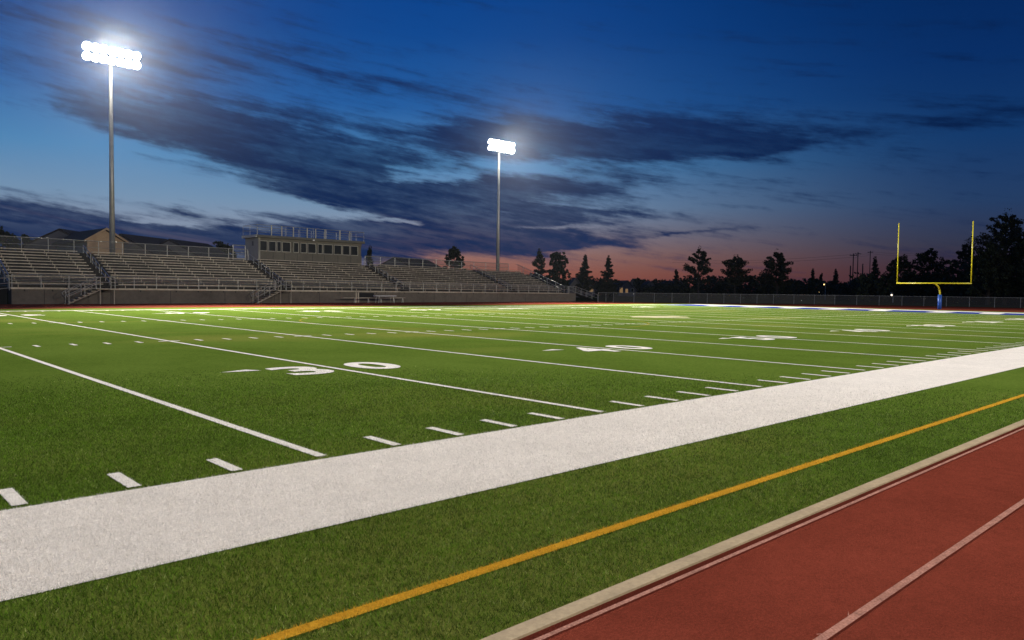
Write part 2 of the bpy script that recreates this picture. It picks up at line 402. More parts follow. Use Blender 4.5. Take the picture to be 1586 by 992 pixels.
# a pale worn patch, then pale blots painting floodlight glare on the turf
def blot(cx, cy, rx, ry, n=40, seed=0):
    rr = random.Random(seed); ph = [rr.uniform(0, 6.28) for _ in range(4)]
    return [(cx+rx*(1+.12*math.sin(3*t+ph[0])+.08*math.sin(7*t+ph[1]))*math.cos(t), cy+ry*(1+.12*math.sin(4*t+ph[2])+.08*math.sin(9*t+ph[3]))*math.sin(t)) for t in [2*math.pi*i/n for i in range(n)]]
sheet('worn_turf_patch', [blot(60.4, 22.9, 2.3, 1.6, seed=2)], Z1+.0007, M['worn'])
sheet('turf_glare_patch', [blot(64.5, 42.6, 7.5, 2.6, seed=5), blot(72, 45.4, 5, 1.4, seed=9)], Z1+.0007, M['thin'])  # lamp glare painted as pale blots near the far sideline

# ------------------------------------------------------------------ near grass blades
def build_blades():
    rmin, rmid, rmax = 2.6, 6.0, 17.0
    def ring(r0, r1, dens0, falloff):
        # sample r with density dens0*(rmid/r)^falloff
        n = int(dens0*1.5*((r1*r1-r0*r0)/2 if falloff == 0 else rmid**2*math.log(r1/r0)))
        u = rng.random(n)
        r = np.sqrt(r0*r0+u*(r1*r1-r0*r0)) if falloff == 0 else r0*(r1/r0)**u
        return r
    r = np.concatenate([ring(rmin, rmid, 10500, 0), ring(rmid, rmax, 10500, 2)])
    keep = rng.random(len(r)) < np.clip((rmax-r)/5.0, 0, 1); r = r[keep]
    th = YAW + (rng.random(len(r))-.5)*1.56
    x = CAM.x + r*np.cos(th); y = CAM.y + r*np.sin(th)
    ok = (y > -4.062) & (x > 2)
    x, y, r = x[ok], y[ok], r[ok]; n = len(x)
    lod = np.maximum(1, r/6.0)
    h = (.015+.012*rng.random(n))*(1+.05*(lod-1)); wd = (.0022+.0018*rng.random(n))*lod**.9
    a = rng.random(n)*2*np.pi; la = rng.random(n)*2*np.pi; ln = h*(.25+.9*rng.random(n))
    V = np.empty((n, 3, 3), np.float32)
    ca, sa = np.cos(a)*wd/2, np.sin(a)*wd/2
    z0 = .004
    V[:, 0] = np.stack([x-ca, y-sa, np.full(n, z0)], 1); V[:, 1] = np.stack([x+ca, y+sa, np.full(n, z0)], 1)
    V[:, 2] = np.stack([x+ln*np.cos(la), y+ln*np.sin(la), z0+h], 1)
    jx = x+rng.normal(0, .004, n); jy = y+rng.normal(0, .006, n)
    white = (jy > -1.97) & (jy < 0)
    k = np.round((jx-.05)/YD); near = np.abs(jx-k*YD-np.interp(k, [0, 22, 23, 27, 30, 35, 40], [.18, .18, .11, .08, -.03, -.10, -.03])) < .058
    white |= near & (jy > .08) & (jy < .70)
    white |= near & (k % 5 == 0) & (jy > .13)
    white |= near & (np.abs(jy-H1) < .3)
    yellow = np.abs(jy+3.37) < .046
    pat = np.sin(x*1.7+np.sin(y*1.1)*2)*np.sin(y*2.3+x*.6)
    pat2 = np.sin(x*5.1+y*3.7+1.3*np.sin(y*4.4))*np.sin(y*6.3-x*2.2)
    pat3 = np.sin(34*x+3*np.sin(13*y)+2*np.sin(7.3*x))*np.sin(37*y+2.5*np.sin(19*x)+2*np.sin(5.1*y))
    t = rng.random(n); br = .86*(.28+1.55*rng.random(n)**2)*(1+.13*pat+.14*pat2+.26*pat3)
    g = np.stack([.066+.038*t, .142+.046*t, .008+.005*t], 1)*br[:, None]
    dry = rng.random(n) < .06; g[dry] = np.array([.26, .29, .10])*br[dry][:, None]
    wv = np.array([.78, .73, .67])*(.62+.40*rng.random(n))[:, None]*(1+.05*pat2+.07*pat3)[:, None]
    yv = np.array([.62, .34, .03])*(.75+.4*rng.random(n))[:, None]
    # a lifted seam in the turf
    sx, sy = 27.2, -2.0; ex, ey = 27.02, -2.55; q = np.clip(((x-sx)*(ex-sx)+(y-sy)*(ey-sy))/((ex-sx)**2+(ey-sy)**2), 0, 1)
    dd = np.hypot(x-sx-q*(ex-sx), y-sy-q*(ey-sy)); g[dd < .018] *= .3
    c = np.where(white[:, None], wv, np.where(yellow[:, None], yv, g))
    colr = np.ones((n, 3, 4), np.float32); colr[:, :, :3] = c[:, None, :]
    me = bpy.data.meshes.new('grass_blades')
    me.vertices.add(n*3); me.loops.add(n*3); me.polygons.add(n)
    me.vertices.foreach_set('co', V.ravel())
    me.loops.foreach_set('vertex_index', np.arange(n*3, dtype=np.int32))
    me.polygons.foreach_set('loop_start', np.arange(0, n*3, 3, dtype=np.int32))
    at = me.color_attributes.new('tint', 'FLOAT_COLOR', 'POINT'); at.data.foreach_set('color', colr.ravel())
    me.update(); me.validate()
    m = bpy.data.materials.new('turf_blades'); m.use_nodes = True; nt = m.node_tree; b = nt.nodes['Principled BSDF']
    b.inputs['Roughness'].default_value = .7; b.inputs['Specular IOR Level'].default_value = .08
    ca_ = nt.nodes.new('ShaderNodeVertexColor'); ca_.layer_name = 'tint'
    nt.links.new(ca_.outputs['Color'], b.inputs['Base Color'])
    tr = nt.nodes.new('ShaderNodeBsdfTranslucent'); nt.links.new(ca_.outputs['Color'], tr.inputs['Color'])
    mx = nt.nodes.new('ShaderNodeMixShader'); mx.inputs[0].default_value = .3
    nt.links.new(b.outputs[0], mx.inputs[1]); nt.links.new(tr.outputs[0], mx.inputs[2]); nt.links.new(mx.outputs[0], nt.nodes['Material Output'].inputs['Surface'])
    me.materials.append(m)
    o = bpy.data.objects.new('grass_blades', me); COL.objects.link(o)
    tag(o, 'short artificial grass blades covering the field nearest the camera', 'grass', kind='stuff')
build_blades()

# ------------------------------------------------------------------ bleachers
YB, X0, X1 = 65.6, 31.7, 98.0
def T(x, y, z): return (x, y, z*(1-.0016*(x-32)))
BASE = (64.85, YB, 0)
stand = empty('bleachers', BASE, 'long grey bleachers with a concrete front wall along the far sideline', 'bleachers')
def sp(b, name, m, parent=None, smooth=False):
    b.warp(T); o = b.build(name, m, parent or stand, smooth); under(o, BASE); return o
ROWS, RISE, RUN, WZ = 12, .285, .76, 1.33
YR = YB + 1.35
AISLES = [39.4, 56.0, 71.0, 88.4]; AW = .62
# front wall, in cast bays with joints
b = MB(); b.box(X0, X1, YB, YB+.22, -.02, WZ-.1); wall = sp(b, 'front_wall', M['concrete'])
b = MB(); b.box(X0-.05, X1+.05, YB-.06, YB+.30, WZ-.1, WZ+.015); sp(b, 'wall_coping', M['alu'])
b = MB()
x = X0+2.3
while x < X1-1:
    b.box(x-.02, x+.02, YB-.004, YB+.03, .0, WZ-.12); x += 5.05
merge(wall, b, M['seam'], T, BASE)
b = MB()
x = X0+.9; rr = random.Random(4)
while x < X1-1:
    b.box(x-.05, x+.05, YB-.02, YB+.01, WZ-.27, WZ-.12); x += rr.choice([1.2, 2.0, 2.6, 3.1])
merge(wall, b, M['seam'], T, BASE)
# stepped deck
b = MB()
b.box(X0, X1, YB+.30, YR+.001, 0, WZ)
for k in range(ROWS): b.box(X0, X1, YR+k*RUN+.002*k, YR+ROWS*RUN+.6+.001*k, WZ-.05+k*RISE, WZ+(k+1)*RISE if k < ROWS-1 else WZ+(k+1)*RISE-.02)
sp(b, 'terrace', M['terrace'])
# benches: one plank per row and section
secs = []; e = [X0+.1] + [q for a in AISLES for q in (a-AW, a+AW)] + [X1-.25]
for i in range(0, len(e), 2): secs.append((e[i], e[i+1]))
for k in range(ROWS):
    zt = WZ+k*RISE
    for (xa, xb) in secs:
        b = MB(); y0 = YR+k*RUN-.16
        dip = rr.uniform(-.006, .006)
        b.box(xa, xb, y0, y0+.26, zt+.36+dip, zt+.44+dip)
        b.box(xa, xb, YR+k*RUN-.33, YR+k*RUN-.03, zt+.012, zt+.045)     # foot plank
        x = xa+.6
        while x < xb:
            b.box(x-.03, x+.03, y0+.08, y0+.18, zt+.045, zt+.36+dip); x += 1.83
        sp(b, 'bench', M['alu'])
# aisle steps
for a in AISLES:
    b = MB()
    for k in range(ROWS):
        zt = WZ+k*RISE; y0 = YR+k*RUN
        b.box(a-AW+.04, a+AW-.04, y0-.34, y0-.003, zt+.002, zt+RISE*.5)
        b.box(a-AW+.04, a+AW-.04, y0-.36, y0-.34, zt+RISE*.5-.03, zt+RISE*.5+.004)
    sp(b, 'aisle_steps', M['terrace'])
    for (k0, k1) in ((0.2, 3.6), (4.4, 7.2), (8.0, 11.4)):
        b = MB()
        p = lambda k, h: (a, YR+k*RUN, WZ+k*RISE+h)
        b.tube(p(k0, .95), p(k1, .95), .034); b.tube(p(k0, .5), p(k1, .5), .028)
        for k in (k0, (k0+k1)/2, k1): b.tube(p(k, .0), p(k, .95), .03)
        sp(b, 'aisle_handrail', M['galv'])
# front railing
GAPS = [(37.9, 39.0), (54.3, 55.4)]
b = MB(); x = X0; yf = YB+.1
def railing(b, pts, h, mids, step, r=.032):
    """pts: floor polyline"""
    for (p, q) in zip(pts[:-1], pts[1:]):
        p, q = Vector(p), Vector(q); n = max(1, round((q-p).length/step))
        up = Vector((0, 0, 1))
        b.tube(p+up*h, q+up*h, r*1.15)
        for mz in mids: b.tube(p+up*mz, q+up*mz, r*.8)
        for i in range(n+1): b.tube(p.lerp(q, i/n), p.lerp(q, i/n)+up*h, r)
for (xa, xb) in ((X0+.05, 37.9), (39.1, 54.3), (55.5, X1-.05)):
    b = MB(); railing(b, [(xa, yf, WZ), (xb, yf, WZ)], 1.08, (.3, .56, .82), 1.9); sp(b, 'front_railing', M['galv'])
# back guard with wire weave; gap where the press box stands
YK = YR+ROWS*RUN+.25; ZK = WZ+ROWS*RISE
b = MB(); nb_ = MB()
for (xa, xb) in ((X0-6, 56.2), (71.6, 96.4)):
    railing(b, [(xa, YK, ZK-.05), (xb, YK, ZK-.05)], 1.32, (.66,), 2.25, .034)
    sp(b, 'back_railing', M['galv']); b = MB(); nb_ = MB()
    nb_.quad((xa, YK+.05, ZK), (xb, YK+.05, ZK), (xb, YK+.05, ZK+1.25), (xa, YK+.05, ZK+1.25)); sp(nb_, 'back_netting', M['netdark'])
b = MB(); b.box(X0-6, 97.4, YK-.18, YK+.12, ZK-.28, ZK-.02); sp(b, 'back_fascia', M['alu'])
# sloping end railings with infill
for xe, nm in ((X0-.05, 'end_railing'), (X1+.02, 'end_railing')):
    b = MB(); q = MB()
    P = lambda k, h: (xe, YR+k*RUN, WZ+k*RISE+h)
    b.tube(P(ROWS-1.6, 1.25), P(-.6, 1.25), .042); b.tube(P(-.6, 1.25), P(-.6, 0.1), .04)
    b.tube(P(ROWS-1.6, 1.25), (xe, YK, ZK+1.27), .042)
    b.tube(P(ROWS-1.6, .65), P(-.6, .65), .026)
    for k in (1.6, 3.8, 6, 8.2, 10.4): b.tube(P(k, 0), P(k, 1.25), .032)
    o = sp(b, nm, M['galv'])
    q.quad(P(-.6, 0), P(ROWS, 0), P(ROWS, 1.2), P(-.6, 1.2)); qo = sp(q, 'end_netting', M['netdark'], o)
# gate in the back guard near the press box
b = MB(); railing(b, [(54.5, YK-.08, ZK-.05), (55.9, YK-.08, ZK-.05)], 1.75, (.1, .9), 1.4, .045); sp(b, 'back_gate', M['galv'])
# entry stairs standing before the wall
for xt in (38.45, 54.85):
    b = MB(); n = 7; y0, y1 = YB-1.25, YB-.08; xr = xt-.55
    for i in range(n):
        z = WZ*(n-i)/n; xx = xr-.34*(i+1)
        b.box(xx, xx+.36, y0, y1, z-.05, z)
    b.box(xr-.0, xt+.6, y0, y1, WZ-.06, WZ+.006)
    for yy in (y0+.03, y1-.03): b.tube((xr, yy, WZ-.1), (xr-.34*n-.1, yy, .02), .05)
    for xx in (xr, xt+.55): b.tube((xx, y0+.05, 0), (xx, y0+.05, WZ-.06), .04)
    so = sp(b, 'stair', M['alu'])
    for yy in (y0, y1):
        b = MB(); xe = xr-.34*n
        for h in (1.0, .55):
            b.tube((xr, yy, WZ+h), (xe, yy, .15+h), .036); b.tube((xr, yy, WZ+h), (xt+.6, yy, WZ+h), .036)
        b.tube((xe, yy, 1.15), (xe-.25, yy, .95), .034); b.tube((xe-.25, yy, .95), (xe-.1, yy, .62), .034)
        for t in (0, .5, 1): b.tube((xr+(xe-xr)*t, yy, WZ*(1-t)), (xr+(xe-xr)*t, yy, WZ*(1-t)+1.0+.15*t), .032)
        b.tube((xt+.6, yy, WZ), (xt+.6, yy, WZ+1), .032)
        sp(b, 'handrail', M['galv'], so)
# ramp at the far end
b = MB(); b.box(X1+.06, X1+1.6, YB+.1, YB+1.4, .0, WZ-.02)
b.poly([(X1+1.6, YB+.1, WZ-.02), (X1+1.6, YB+1.4, WZ-.02), (X1+6.4, YB+1.4, 0.02), (X1+6.4, YB+.1, 0.02)])
ramp_o = sp(b, 'ramp', M['concrete'])
b = MB()
railing(b, [(X1+.1, YB+.12, WZ), (X1+1.6, YB+.12, WZ), (X1+6.4, YB+.12, .05)], 1.05, (.5,), 1.2)
railing(b, [(X1+1.6, YB+1.35, WZ), (X1+6.4, YB+1.35, .05)], 1.05, (.5,), 1.2)
sp(b, 'handrail', M['galv'], ramp_o)
# open end at the near side: a dark gap, ramp and mesh gate
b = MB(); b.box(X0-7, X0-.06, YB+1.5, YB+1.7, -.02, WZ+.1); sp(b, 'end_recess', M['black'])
b = MB(); railing(b, [(X0-6, YB+.6, .35), (X0-.1, YB+.2, 1.12)], 1.05, (.2, .6), 1.1); sp(b, 'ramp_railing', M['galv'])

# ------------------------------------------------------------------ press box
PX0, PX1, PY0, PY1, PZ = 57.25, 70.75, 75.8, 79.2, 4.62
def TP(x, y, z): return (x, y, z-.006*(x-57))
PB = (64, 77.5, PZ)
pbox = empty('press_box', PB, 'flat-roofed grey press box with a row of windows on top of the bleachers', 'press box')
def pp(b, name, m, parent=None):
    b.warp(TP); o = b.build(name, m, parent or pbox); under(o, PB); return o
WTOP, WBOT = 6.86, 5.68
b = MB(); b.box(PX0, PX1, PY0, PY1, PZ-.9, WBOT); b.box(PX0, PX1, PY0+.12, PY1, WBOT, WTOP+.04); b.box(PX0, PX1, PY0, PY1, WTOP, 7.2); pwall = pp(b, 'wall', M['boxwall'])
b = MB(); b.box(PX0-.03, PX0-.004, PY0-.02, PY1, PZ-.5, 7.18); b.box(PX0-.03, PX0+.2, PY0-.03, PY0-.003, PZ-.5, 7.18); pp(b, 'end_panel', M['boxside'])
b = MB(); b.box(PX0-.35, PX1+.3, PY0-.3, PY1+.2, 7.2, 7.48); pp(b, 'roof', M['roofslab'])
b = MB(); b.box(PX0-.38, PX0-.353, PY0-.3, PY1+.2, 7.19, 7.49); pp(b, 'fascia', M['trim'])
b = MB()
for xx in (59.0, 60.4, 62.0, 64.0, 65.6, 67.4, 69.2): b.box(xx-.02, xx+.02, PY0-.006, PY0+.02, PZ, WBOT-.1)
merge(pwall, b, M['seam'], TP, PB)
def pixx(c):   # column measured along the front wall
    u = 340+c/6.1; d = dirn(u, 385); t = (PY0-CAM.y)/d.y; return CAM.x+d.x*t
for ca, cb in ((370, 452), (462, 533), (540, 583), (592, 672), (698, 748), (765, 822), (832, 912), (928, 972), (982, 1068), (1080, 1153), (1162, 1231), (1237, 1308)):
    xa, xb = pixx(ca), pixx(cb)
    fr = MB(); t = .055
    fr.box(xa, xb, PY0-.03, PY0+.09, WBOT+.003, WBOT+t); fr.box(xa, xb, PY0-.03, PY0+.09, WTOP-t, WTOP-.003)
    fr.box(xa, xa+t, PY0-.03, PY0+.09, WBOT+t, WTOP-t); fr.box(xb-t, xb, PY0-.03, PY0+.09, WBOT+t, WTOP-t)
    fo = pp(fr, 'window', M['trim'])
    g = MB(); g.box(xa+t, xb-t, PY0+.03, PY0+.06, WBOT+t, WTOP-t); pp(g, 'pane', M['glass'], fo)
b = MB()
loop = [(PX0-.25, PY1+.1, 7.48), (PX0-.25, PY0-.2, 7.48), (PX1+.2, PY0-.2, 7.48), (PX1+.2, PY1+.1, 7.48), (PX0-.25, PY1+.1, 7.48)]
railing(b, loop, 1.14, (.56,), 1.7, .02)
pp(b, 'roof_railing', M['galv'])
for c in (483, 580, 690, 820, 900, 988, 1130, 1222):
    b = MB(); xx = pixx(c); b.box(xx-.055, xx+.055, PY0-.24, PY0-.16, 7.48, 8.62); pp(b, 'stanchion', M['trim'])
b = MB(); xx = pixx(875); b.box(xx-.12, xx+.12, PY0-.42, PY0-.302, 7.16, 7.30); pp(b, 'floodlight', M['fixwhite'])
b = MB(); b.box(PX0-.05, PX0-.031, 77.0, 77.4, 6.3, 6.8); pp(b, 'vent', M['roofslab'])

# ------------------------------------------------------------------ floodlight towers
def make_tower():
    root = empty('floodlight_tower', (42.66, 78.0, 0), '', 'floodlight')
    b = MB(); b.tube((0, 0, 0), (0, 0, 25.6), .30, .15, n=16); b.tube((0, 0, 0), (0, 0, .4), .42, n=16); b.build('pole', M['pole'], root, True)
    for z in (24.35, 25.15):
        b = MB(); b.box(-2.5, 2.5, -.17, -.05, z-.06, z+.06); b.build('crossarm', M['fixture'], root)
        for i in range(7):
            xx = -2.28+i*.76; tilt = R(28)
            ax = Vector((0, -math.cos(tilt), -math.sin(tilt)))
            c = Vector((xx, -.28, z+(.12 if z > 25 else -.02)))
            h = MB(); h.tube(c, c+ax*.34, .15, .43, n=16); h.tube(c-ax*.18, c, .10, .13, n=12)
            h.box(xx-.03, xx+.03, -.3, -.1, z-.02, z+.1)
            ho = h.build('luminaire', M['fixture'], root, True)
            l = MB(); q = c+ax*.345; a = Vector((1, 0, 0)); bb = ax.cross(a)
            n_ = 20; ring1 = [q+(a*math.cos(2*math.pi*j/n_)+bb*math.sin(2*math.pi*j/n_))*.42 for j in range(n_)]
            for j in range(n_):
                r1, r2 = ring1[j], ring1[(j+1) % n_]
                l.poly([r1, r2, q+(r2-q)*.55+ax*.09, q+(r1-q)*.55+ax*.09]); l.poly([q+(r1-q)*.55+ax*.09, q+(r2-q)*.55+ax*.09, q+ax*.12])
            l.build('lens', M['lens'], ho)
    return root
t1 = make_tower(); t2 = copy_tree(t1); t2.location = (95.75, 78, 0); t2.scale = (.97, .97, .925)
t1['label'] = 'nearer and taller floodlight pole behind the house-side part of the bleachers'
t2['label'] = 'farther floodlight pole rising behind the end of the bleachers by the pine trees'
t1['group'] = t2['group'] = 'floodlight towers behind the bleachers'

def lamp(name, loc, aim, power, cone, blend=.6, size=1.2, col=(1, .945, .85)):
    d = bpy.data.lights.new(name, 'SPOT'); d.energy = power; d.spot_size = R(cone); d.spot_blend = blend; d.shadow_soft_size = size; d.color = col
    o = bpy.data.objects.new(name, d); COL.objects.link(o); o.location = loc
    o.rotation_euler = (Vector(aim)-Vector(loc)).to_track_quat('-Z', 'Y').to_euler(); return o
lamp('tower_lamp', (42.66, 76.6, 24.7), (46, 10, 0), 500e3, 77, .95)
lamp('tower_lamp', (95.75, 76.6, 23.0), (80, 10, 0), 500e3, 77, .95)
# the towers of the near side, behind the photographer
lamp('tower_lamp', (26, -36, 24), (42, 42, 0), 58e3, 96, .9)
lamp('tower_lamp', (90, -36, 24), (97, 30, 0), 105e3, 96, .9)

# ------------------------------------------------------------------ goal post
GX, GY = 112.0, 22.4
dep = (GX-CAM.x)*FWD.x+(GY-CAM.y)*FWD.y; s_ = dep/89.8
gp = empty('goal_post', (GX, GY, 0), 'yellow gooseneck goal post with a blue padded base beyond the end zone', 'goal post')
b = MB(); b.tube((0, 0, 0), (0, 0, 1.72*s_), .20, n=20); b.build('base_pad', M['bluepad'], gp, True)
b = MB(); HB = 3.04*s_; pts = [(0, 0, 1.72*s_)]
for i in range(9):
    t = math.pi/2*i/8; pts.append((-1.6*(1-math.cos(t))*s_, .28*(1-math.cos(t)), 1.85*s_+(HB-1.85*s_)*math.sin(t)))
b.path(pts, .085, 10); b.build('gooseneck', M['yellow'], gp, True)
yc_, wdt = .28, 8.06*s_
b = MB(); b.tube((-1.6*s_, yc_-wdt/2, HB), (-1.6*s_, yc_+wdt/2, HB), .072, n=12); b.build('crossbar', M['yellow'], gp, True)
for sg in (-1, 1):
    b = MB(); yy = yc_+sg*(wdt/2-.06); b.tube((-1.6*s_, yy, HB), (-1.6*s_, yy, HB+(7.2 if sg > 0 else 7.0)*s_), .052, n=10); b.build('upright', M['yellow'], gp, True)

# ------------------------------------------------------------------ chain link fence round the end of the track
FP = [(98.5, 60.6), (102.6, 61.3), (107.5, 57.9), (113.3, 53.0), (121, 47), (127, 40.8), (130.5, 33), (132.7, 25.3), (134.5, 17), (135, 8), (134, -2)]
fence = empty('chain_link_fence', (*FP[4], 0), 'low dark chain link fence round the far end of the running track', 'fence')
rail = MB(); net = MB(); acc = 0; FH = 1.32
for (p, q) in zip(FP[:-1], FP[1:]):
    p = Vector((*p, 0)); q = Vector((*q, 0)); n = max(1, round((q-p).length/2.6))
    for i in range(n):
        a, c = p.lerp(q, i/n), p.lerp(q, (i+1)/n)
        rail.tube(a+Vector((0, 0, FH)), c+Vector((0, 0, FH)), .028, n=5)
        net.quad(a+Vector((0, 0, .03)), c+Vector((0, 0, .03)), c+Vector((0, 0, FH)), a+Vector((0, 0, FH)))
        pm = MB(); pm.tube(a, a+Vector((0, 0, FH+.06)), .034, n=6); under(pm.build('post', M['fence_steel'], fence), (*FP[4], 0))
under(rail.build('top_rail', M['fence_steel'], fence), (*FP[4], 0)); under(net.build('netting', M['net'], fence), (*FP[4], 0))

# ------------------------------------------------------------------ bench and table before the wall
def xw(u, y):
    d = dirn(u, 462); t = (y-CAM.y)/d.y; return CAM.x+d.x*t
yb_ = YB-1.0; xa, xb = xw(530, yb_), xw(627, yb_)
tb = empty('team_bench', ((xa+xb)/2, yb_, 0), 'long aluminium team bench on legs at the foot of the bleacher wall', 'bench')
hl = (xb-xa)/2
b = MB(); b.box(-hl, hl, -.15, .15, .52, .57); b.build('seat', M['alu'], tb)
for xx in (-hl*.62, -hl*.2, hl*.2, hl*.62, hl*.92):
    b = MB(); b.tube((xx, -.13, 0), (xx, -.05, .52), .03); b.tube((xx, .13, 0), (xx, .05, .52), .03); b.build('leg', M['galv'], tb)
yt = YB-2.0; xa, xb = xw(581, yt), xw(611, yt)
ft = empty('folding_table', ((xa+xb)/2, yt, 0), 'white folding table standing beside the team bench', 'table')
hl = (xb-xa)/2
b = MB(); b.box(-hl, hl, -.38, .38, .74, .80); b.build('tabletop', M['white_plastic'], ft)
for xx in (-hl*.8, hl*.8):
    for yy in (-.3, .3):
        b = MB(); b.tube((xx, yy, 0), (xx*.9, yy*.9, .74), .022); b.build('leg', M['galv'], ft)
for i, (ua, ub) in enumerate(((556, 579),)):
    xa, xb = xw(ua, YB), xw(ub, YB)
    b = MB(); b.box(xa, xb, YB-.012, YB+.01, .62, 1.12); sp(b, 'hatch', M['black'])
    b = MB(); b.box(xa-.14, xa-.01, YB-.03, YB-.003, 0, 1.2); b.box(xa-.42, xa-.30, YB-.03, YB-.003, 0, 1.2); sp(b, 'hatch_frame', M['alu'])

# ------------------------------------------------------------------ trees
def quad_cloud(mb, c, rad, n, size, rr, flat=.8):
    for _ in range(n):
        while True:
            p = Vector((rr.uniform(-1, 1), rr.uniform(-1, 1), rr.uniform(-1, 1)))
            if p.length <= 1: break
        p = Vector((p.x*rad, p.y*rad, p.z*rad*flat)) + c
        nrm = Vector((rr.gauss(0, 1), rr.gauss(0, 1), rr.gauss(0, 1))).normalized()
        a = nrm.orthogonal().normalized(); bb = nrm.cross(a)
        s = size*rr.uniform(.6, 1.3); t = s*rr.uniform(.45, .8)
        mb.quad(p-a*s, p-bb*t, p+a*s, p+bb*t)
def pine(rr, h, wd, style, bare):
    """returns trunk, crown; style open / full / spruce"""
    tk = MB(); cr = MB(); px = h*.02; sp_ = style == 'spruce'
    pts = [Vector((rr.uniform(-1, 1)*px*(i > 0), rr.uniform(-1, 1)*px*(i > 0), h*i/6)) for i in range(7)]
    for i in range(6): tk.tube(pts[i], pts[i+1], h*.022*(1-i/6.5), h*.022*(1-(i+1)/6.5), n=7)
    def tp(t):
        q = t*6; i = min(5, int(q)); return pts[i].lerp(pts[i+1], q-i)
    nb_ = int(h*{'open': 3.0, 'full': 4.2, 'spruce': 5}[style])
    for j in range(nb_):
        t = bare+(1-bare)*(j+rr.random())/nb_
        q_ = (t-bare)/(1-bare); prof = (1-q_**1.15)*.98+.08 if sp_ else (1-q_**2.4)*.78+.24
        if t < bare+.10: prof *= .8
        ln = wd/2*prof*rr.uniform(.62, 1.15)*(1.15 if sp_ else 1); az = j*2.4+rr.uniform(-.5, .5)
        rise = rr.uniform(-.05, .25) if sp_ else rr.uniform(.12, .75)
        o = tp(t*.94); d = Vector((math.cos(az), math.sin(az), rise)).normalized(); e = o+d*ln
        mid = o.lerp(e, .5)-Vector((0, 0, ln*.06))
        tk.tube(o, mid, h*.007, h*.005, n=4, caps=False); tk.tube(mid, e, h*.005, h*.002, n=4, caps=False)
        nc = 2+int(ln/.6); f0 = {'open': .45, 'full': .3, 'spruce': .12}[style]
        for q in range(nc):
            f = f0+(1.05-f0)*(q+rr.random()*.7)/nc
            c = o.lerp(e, min(1, f))+Vector((rr.uniform(-.2, .2), rr.uniform(-.2, .2), rr.uniform(-.1, .3)))*ln*.3
            quad_cloud(cr, c, rr.uniform(.34, .62)*max(.7, ln*.30)*(1.15 if style == 'full' else 1), 30 if sp_ else 34, .17, rr, .75)
    quad_cloud(cr, tp(1)+Vector((0, 0, -.2)), h*(.035 if sp_ else .06), 40, .16, rr, 1.5)
    return tk, cr
def broad(rr, h, wd, bare):
    tk = MB(); cr = MB()
    tk.tube((0, 0, 0), (0, 0, h*.4), h*.035, h*.026, n=8)
    lobes = []
    for j in range(13):
        az = j*2.4+rr.uniform(-.4, .4); t = (j+.5)/13
        rad = wd/2*math.sin(math.pi*min(1, .22+.72*t))**.7*rr.uniform(.55, .8)
        c = Vector((math.cos(az)*rad, math.sin(az)*rad, h*(bare+.12+(.80-bare)*t))); lobes.append((c, wd*rr.uniform(.14, .22)))
        tk.tube((0, 0, h*min(.5, bare+.1+.25*t)), c, h*.011, h*.004, n=5, caps=False)
    lobes.append((Vector((rr.uniform(-.1, .1)*wd, 0, h*.86)), wd*.17)); lobes.append((Vector((0, 0, h*.6)), wd*.25))
    for c, rad in lobes:
        for q in range(17):
            d = Vector((rr.gauss(0, 1), rr.gauss(0, 1), rr.gauss(0, .9))).normalized()
            quad_cloud(cr, c+d*rad*rr.uniform(.55, 1.08), rad*.34, 24, .2, rr)
    return tk, cr
def tree(kind, label, u, vtop, wpx, D, seed, bare=.15, group='trees beyond the end of the track'):
    rr = random.Random(seed); x, y = spot(u, D); h = zat(u, vtop, D); wd = wpx*D/FPX
    name = {'pine': 'pine_tree', 'full': 'pine_tree', 'spruce': 'spruce_tree', 'broad': 'leafy_tree'}[kind]
    root = empty(name, (x, y, 0), label, 'tree', group)
    tk, cr = pine(rr, h, wd, {'pine': 'open'}.get(kind, kind), bare) if kind != 'broad' else broad(rr, h, wd, bare)
    tk.build('trunk', M['bark'], root); cr.build('crown', M['needles' if kind != 'broad' else 'leaves'], root)
    return root
tree('full', 'dark bushy conifer nearest the end of the bleachers', 834, 388, 30, 150, 1, .05)
tree('broad', 'full dark round-topped tree next to the conifers past the bleachers', 864, 387, 40, 156, 2, .02)
tree('spruce', 'small ragged conifer standing above the gabled dark house', 905, 396, 34, 165, 3, .12)
tree('spruce', 'slender pointed conifer alone against the pink sky', 941, 397, 34, 170, 4, .1)
tree('pine', 'tall open-branched pine with sky showing between its bare limbs', 1082, 386, 56, 170, 5, .30)
tree('full', 'low spreading pine between the two taller pines', 1138, 397, 52, 172, 16, .26)
tree('full', 'dense broad pine with a flat bushy top', 1202, 390, 60, 168, 7, .22)
tree('spruce', 'small dark bushy tree on the house side of the open pine', 1047, 418, 22, 200, 8, .03)
tree('spruce', 'small upright tree before the street lamp', 1258, 417, 15, 200, 9, .05)
tree('spruce', 'narrow little tree immediately beside the street lamp', 1271, 424, 9, 205, 10, .05)
tree('spruce', 'little pointed spruce next to the utility poles', 1294, 418, 21, 200, 11, .1)
tree('spruce', 'dense conical spruce between utility poles and goal post', 1354, 399, 30, 165, 12, .03)
tree('broad', 'round dark tree behind the first goal post upright', 1392, 399, 52, 150, 13, .02)
tree('broad', 'wide dark tree seen inside the goal post above the crossbar', 1438, 387, 66, 150, 14, .02)
tree('full', 'loose-crowned tall tree behind the second goal post upright', 1494, 377, 58, 145, 15, .04)
tree('full', 'tallest ragged tree at the picture edge beyond the goal post', 1556, 332, 112, 125, 6, .06)
tree('broad', 'dark bushy undertree below the tallest ragged tree', 1530, 385, 60, 122, 18, .02)
tree('broad', 'big dark tree closing the view past the goal post', 1600, 352, 80, 120, 19, .02)
tree('broad', 'dark rounded tree rising behind the middle of the bleachers', 704, 381, 40, 150, 20, .02, 'trees behind the bleachers')
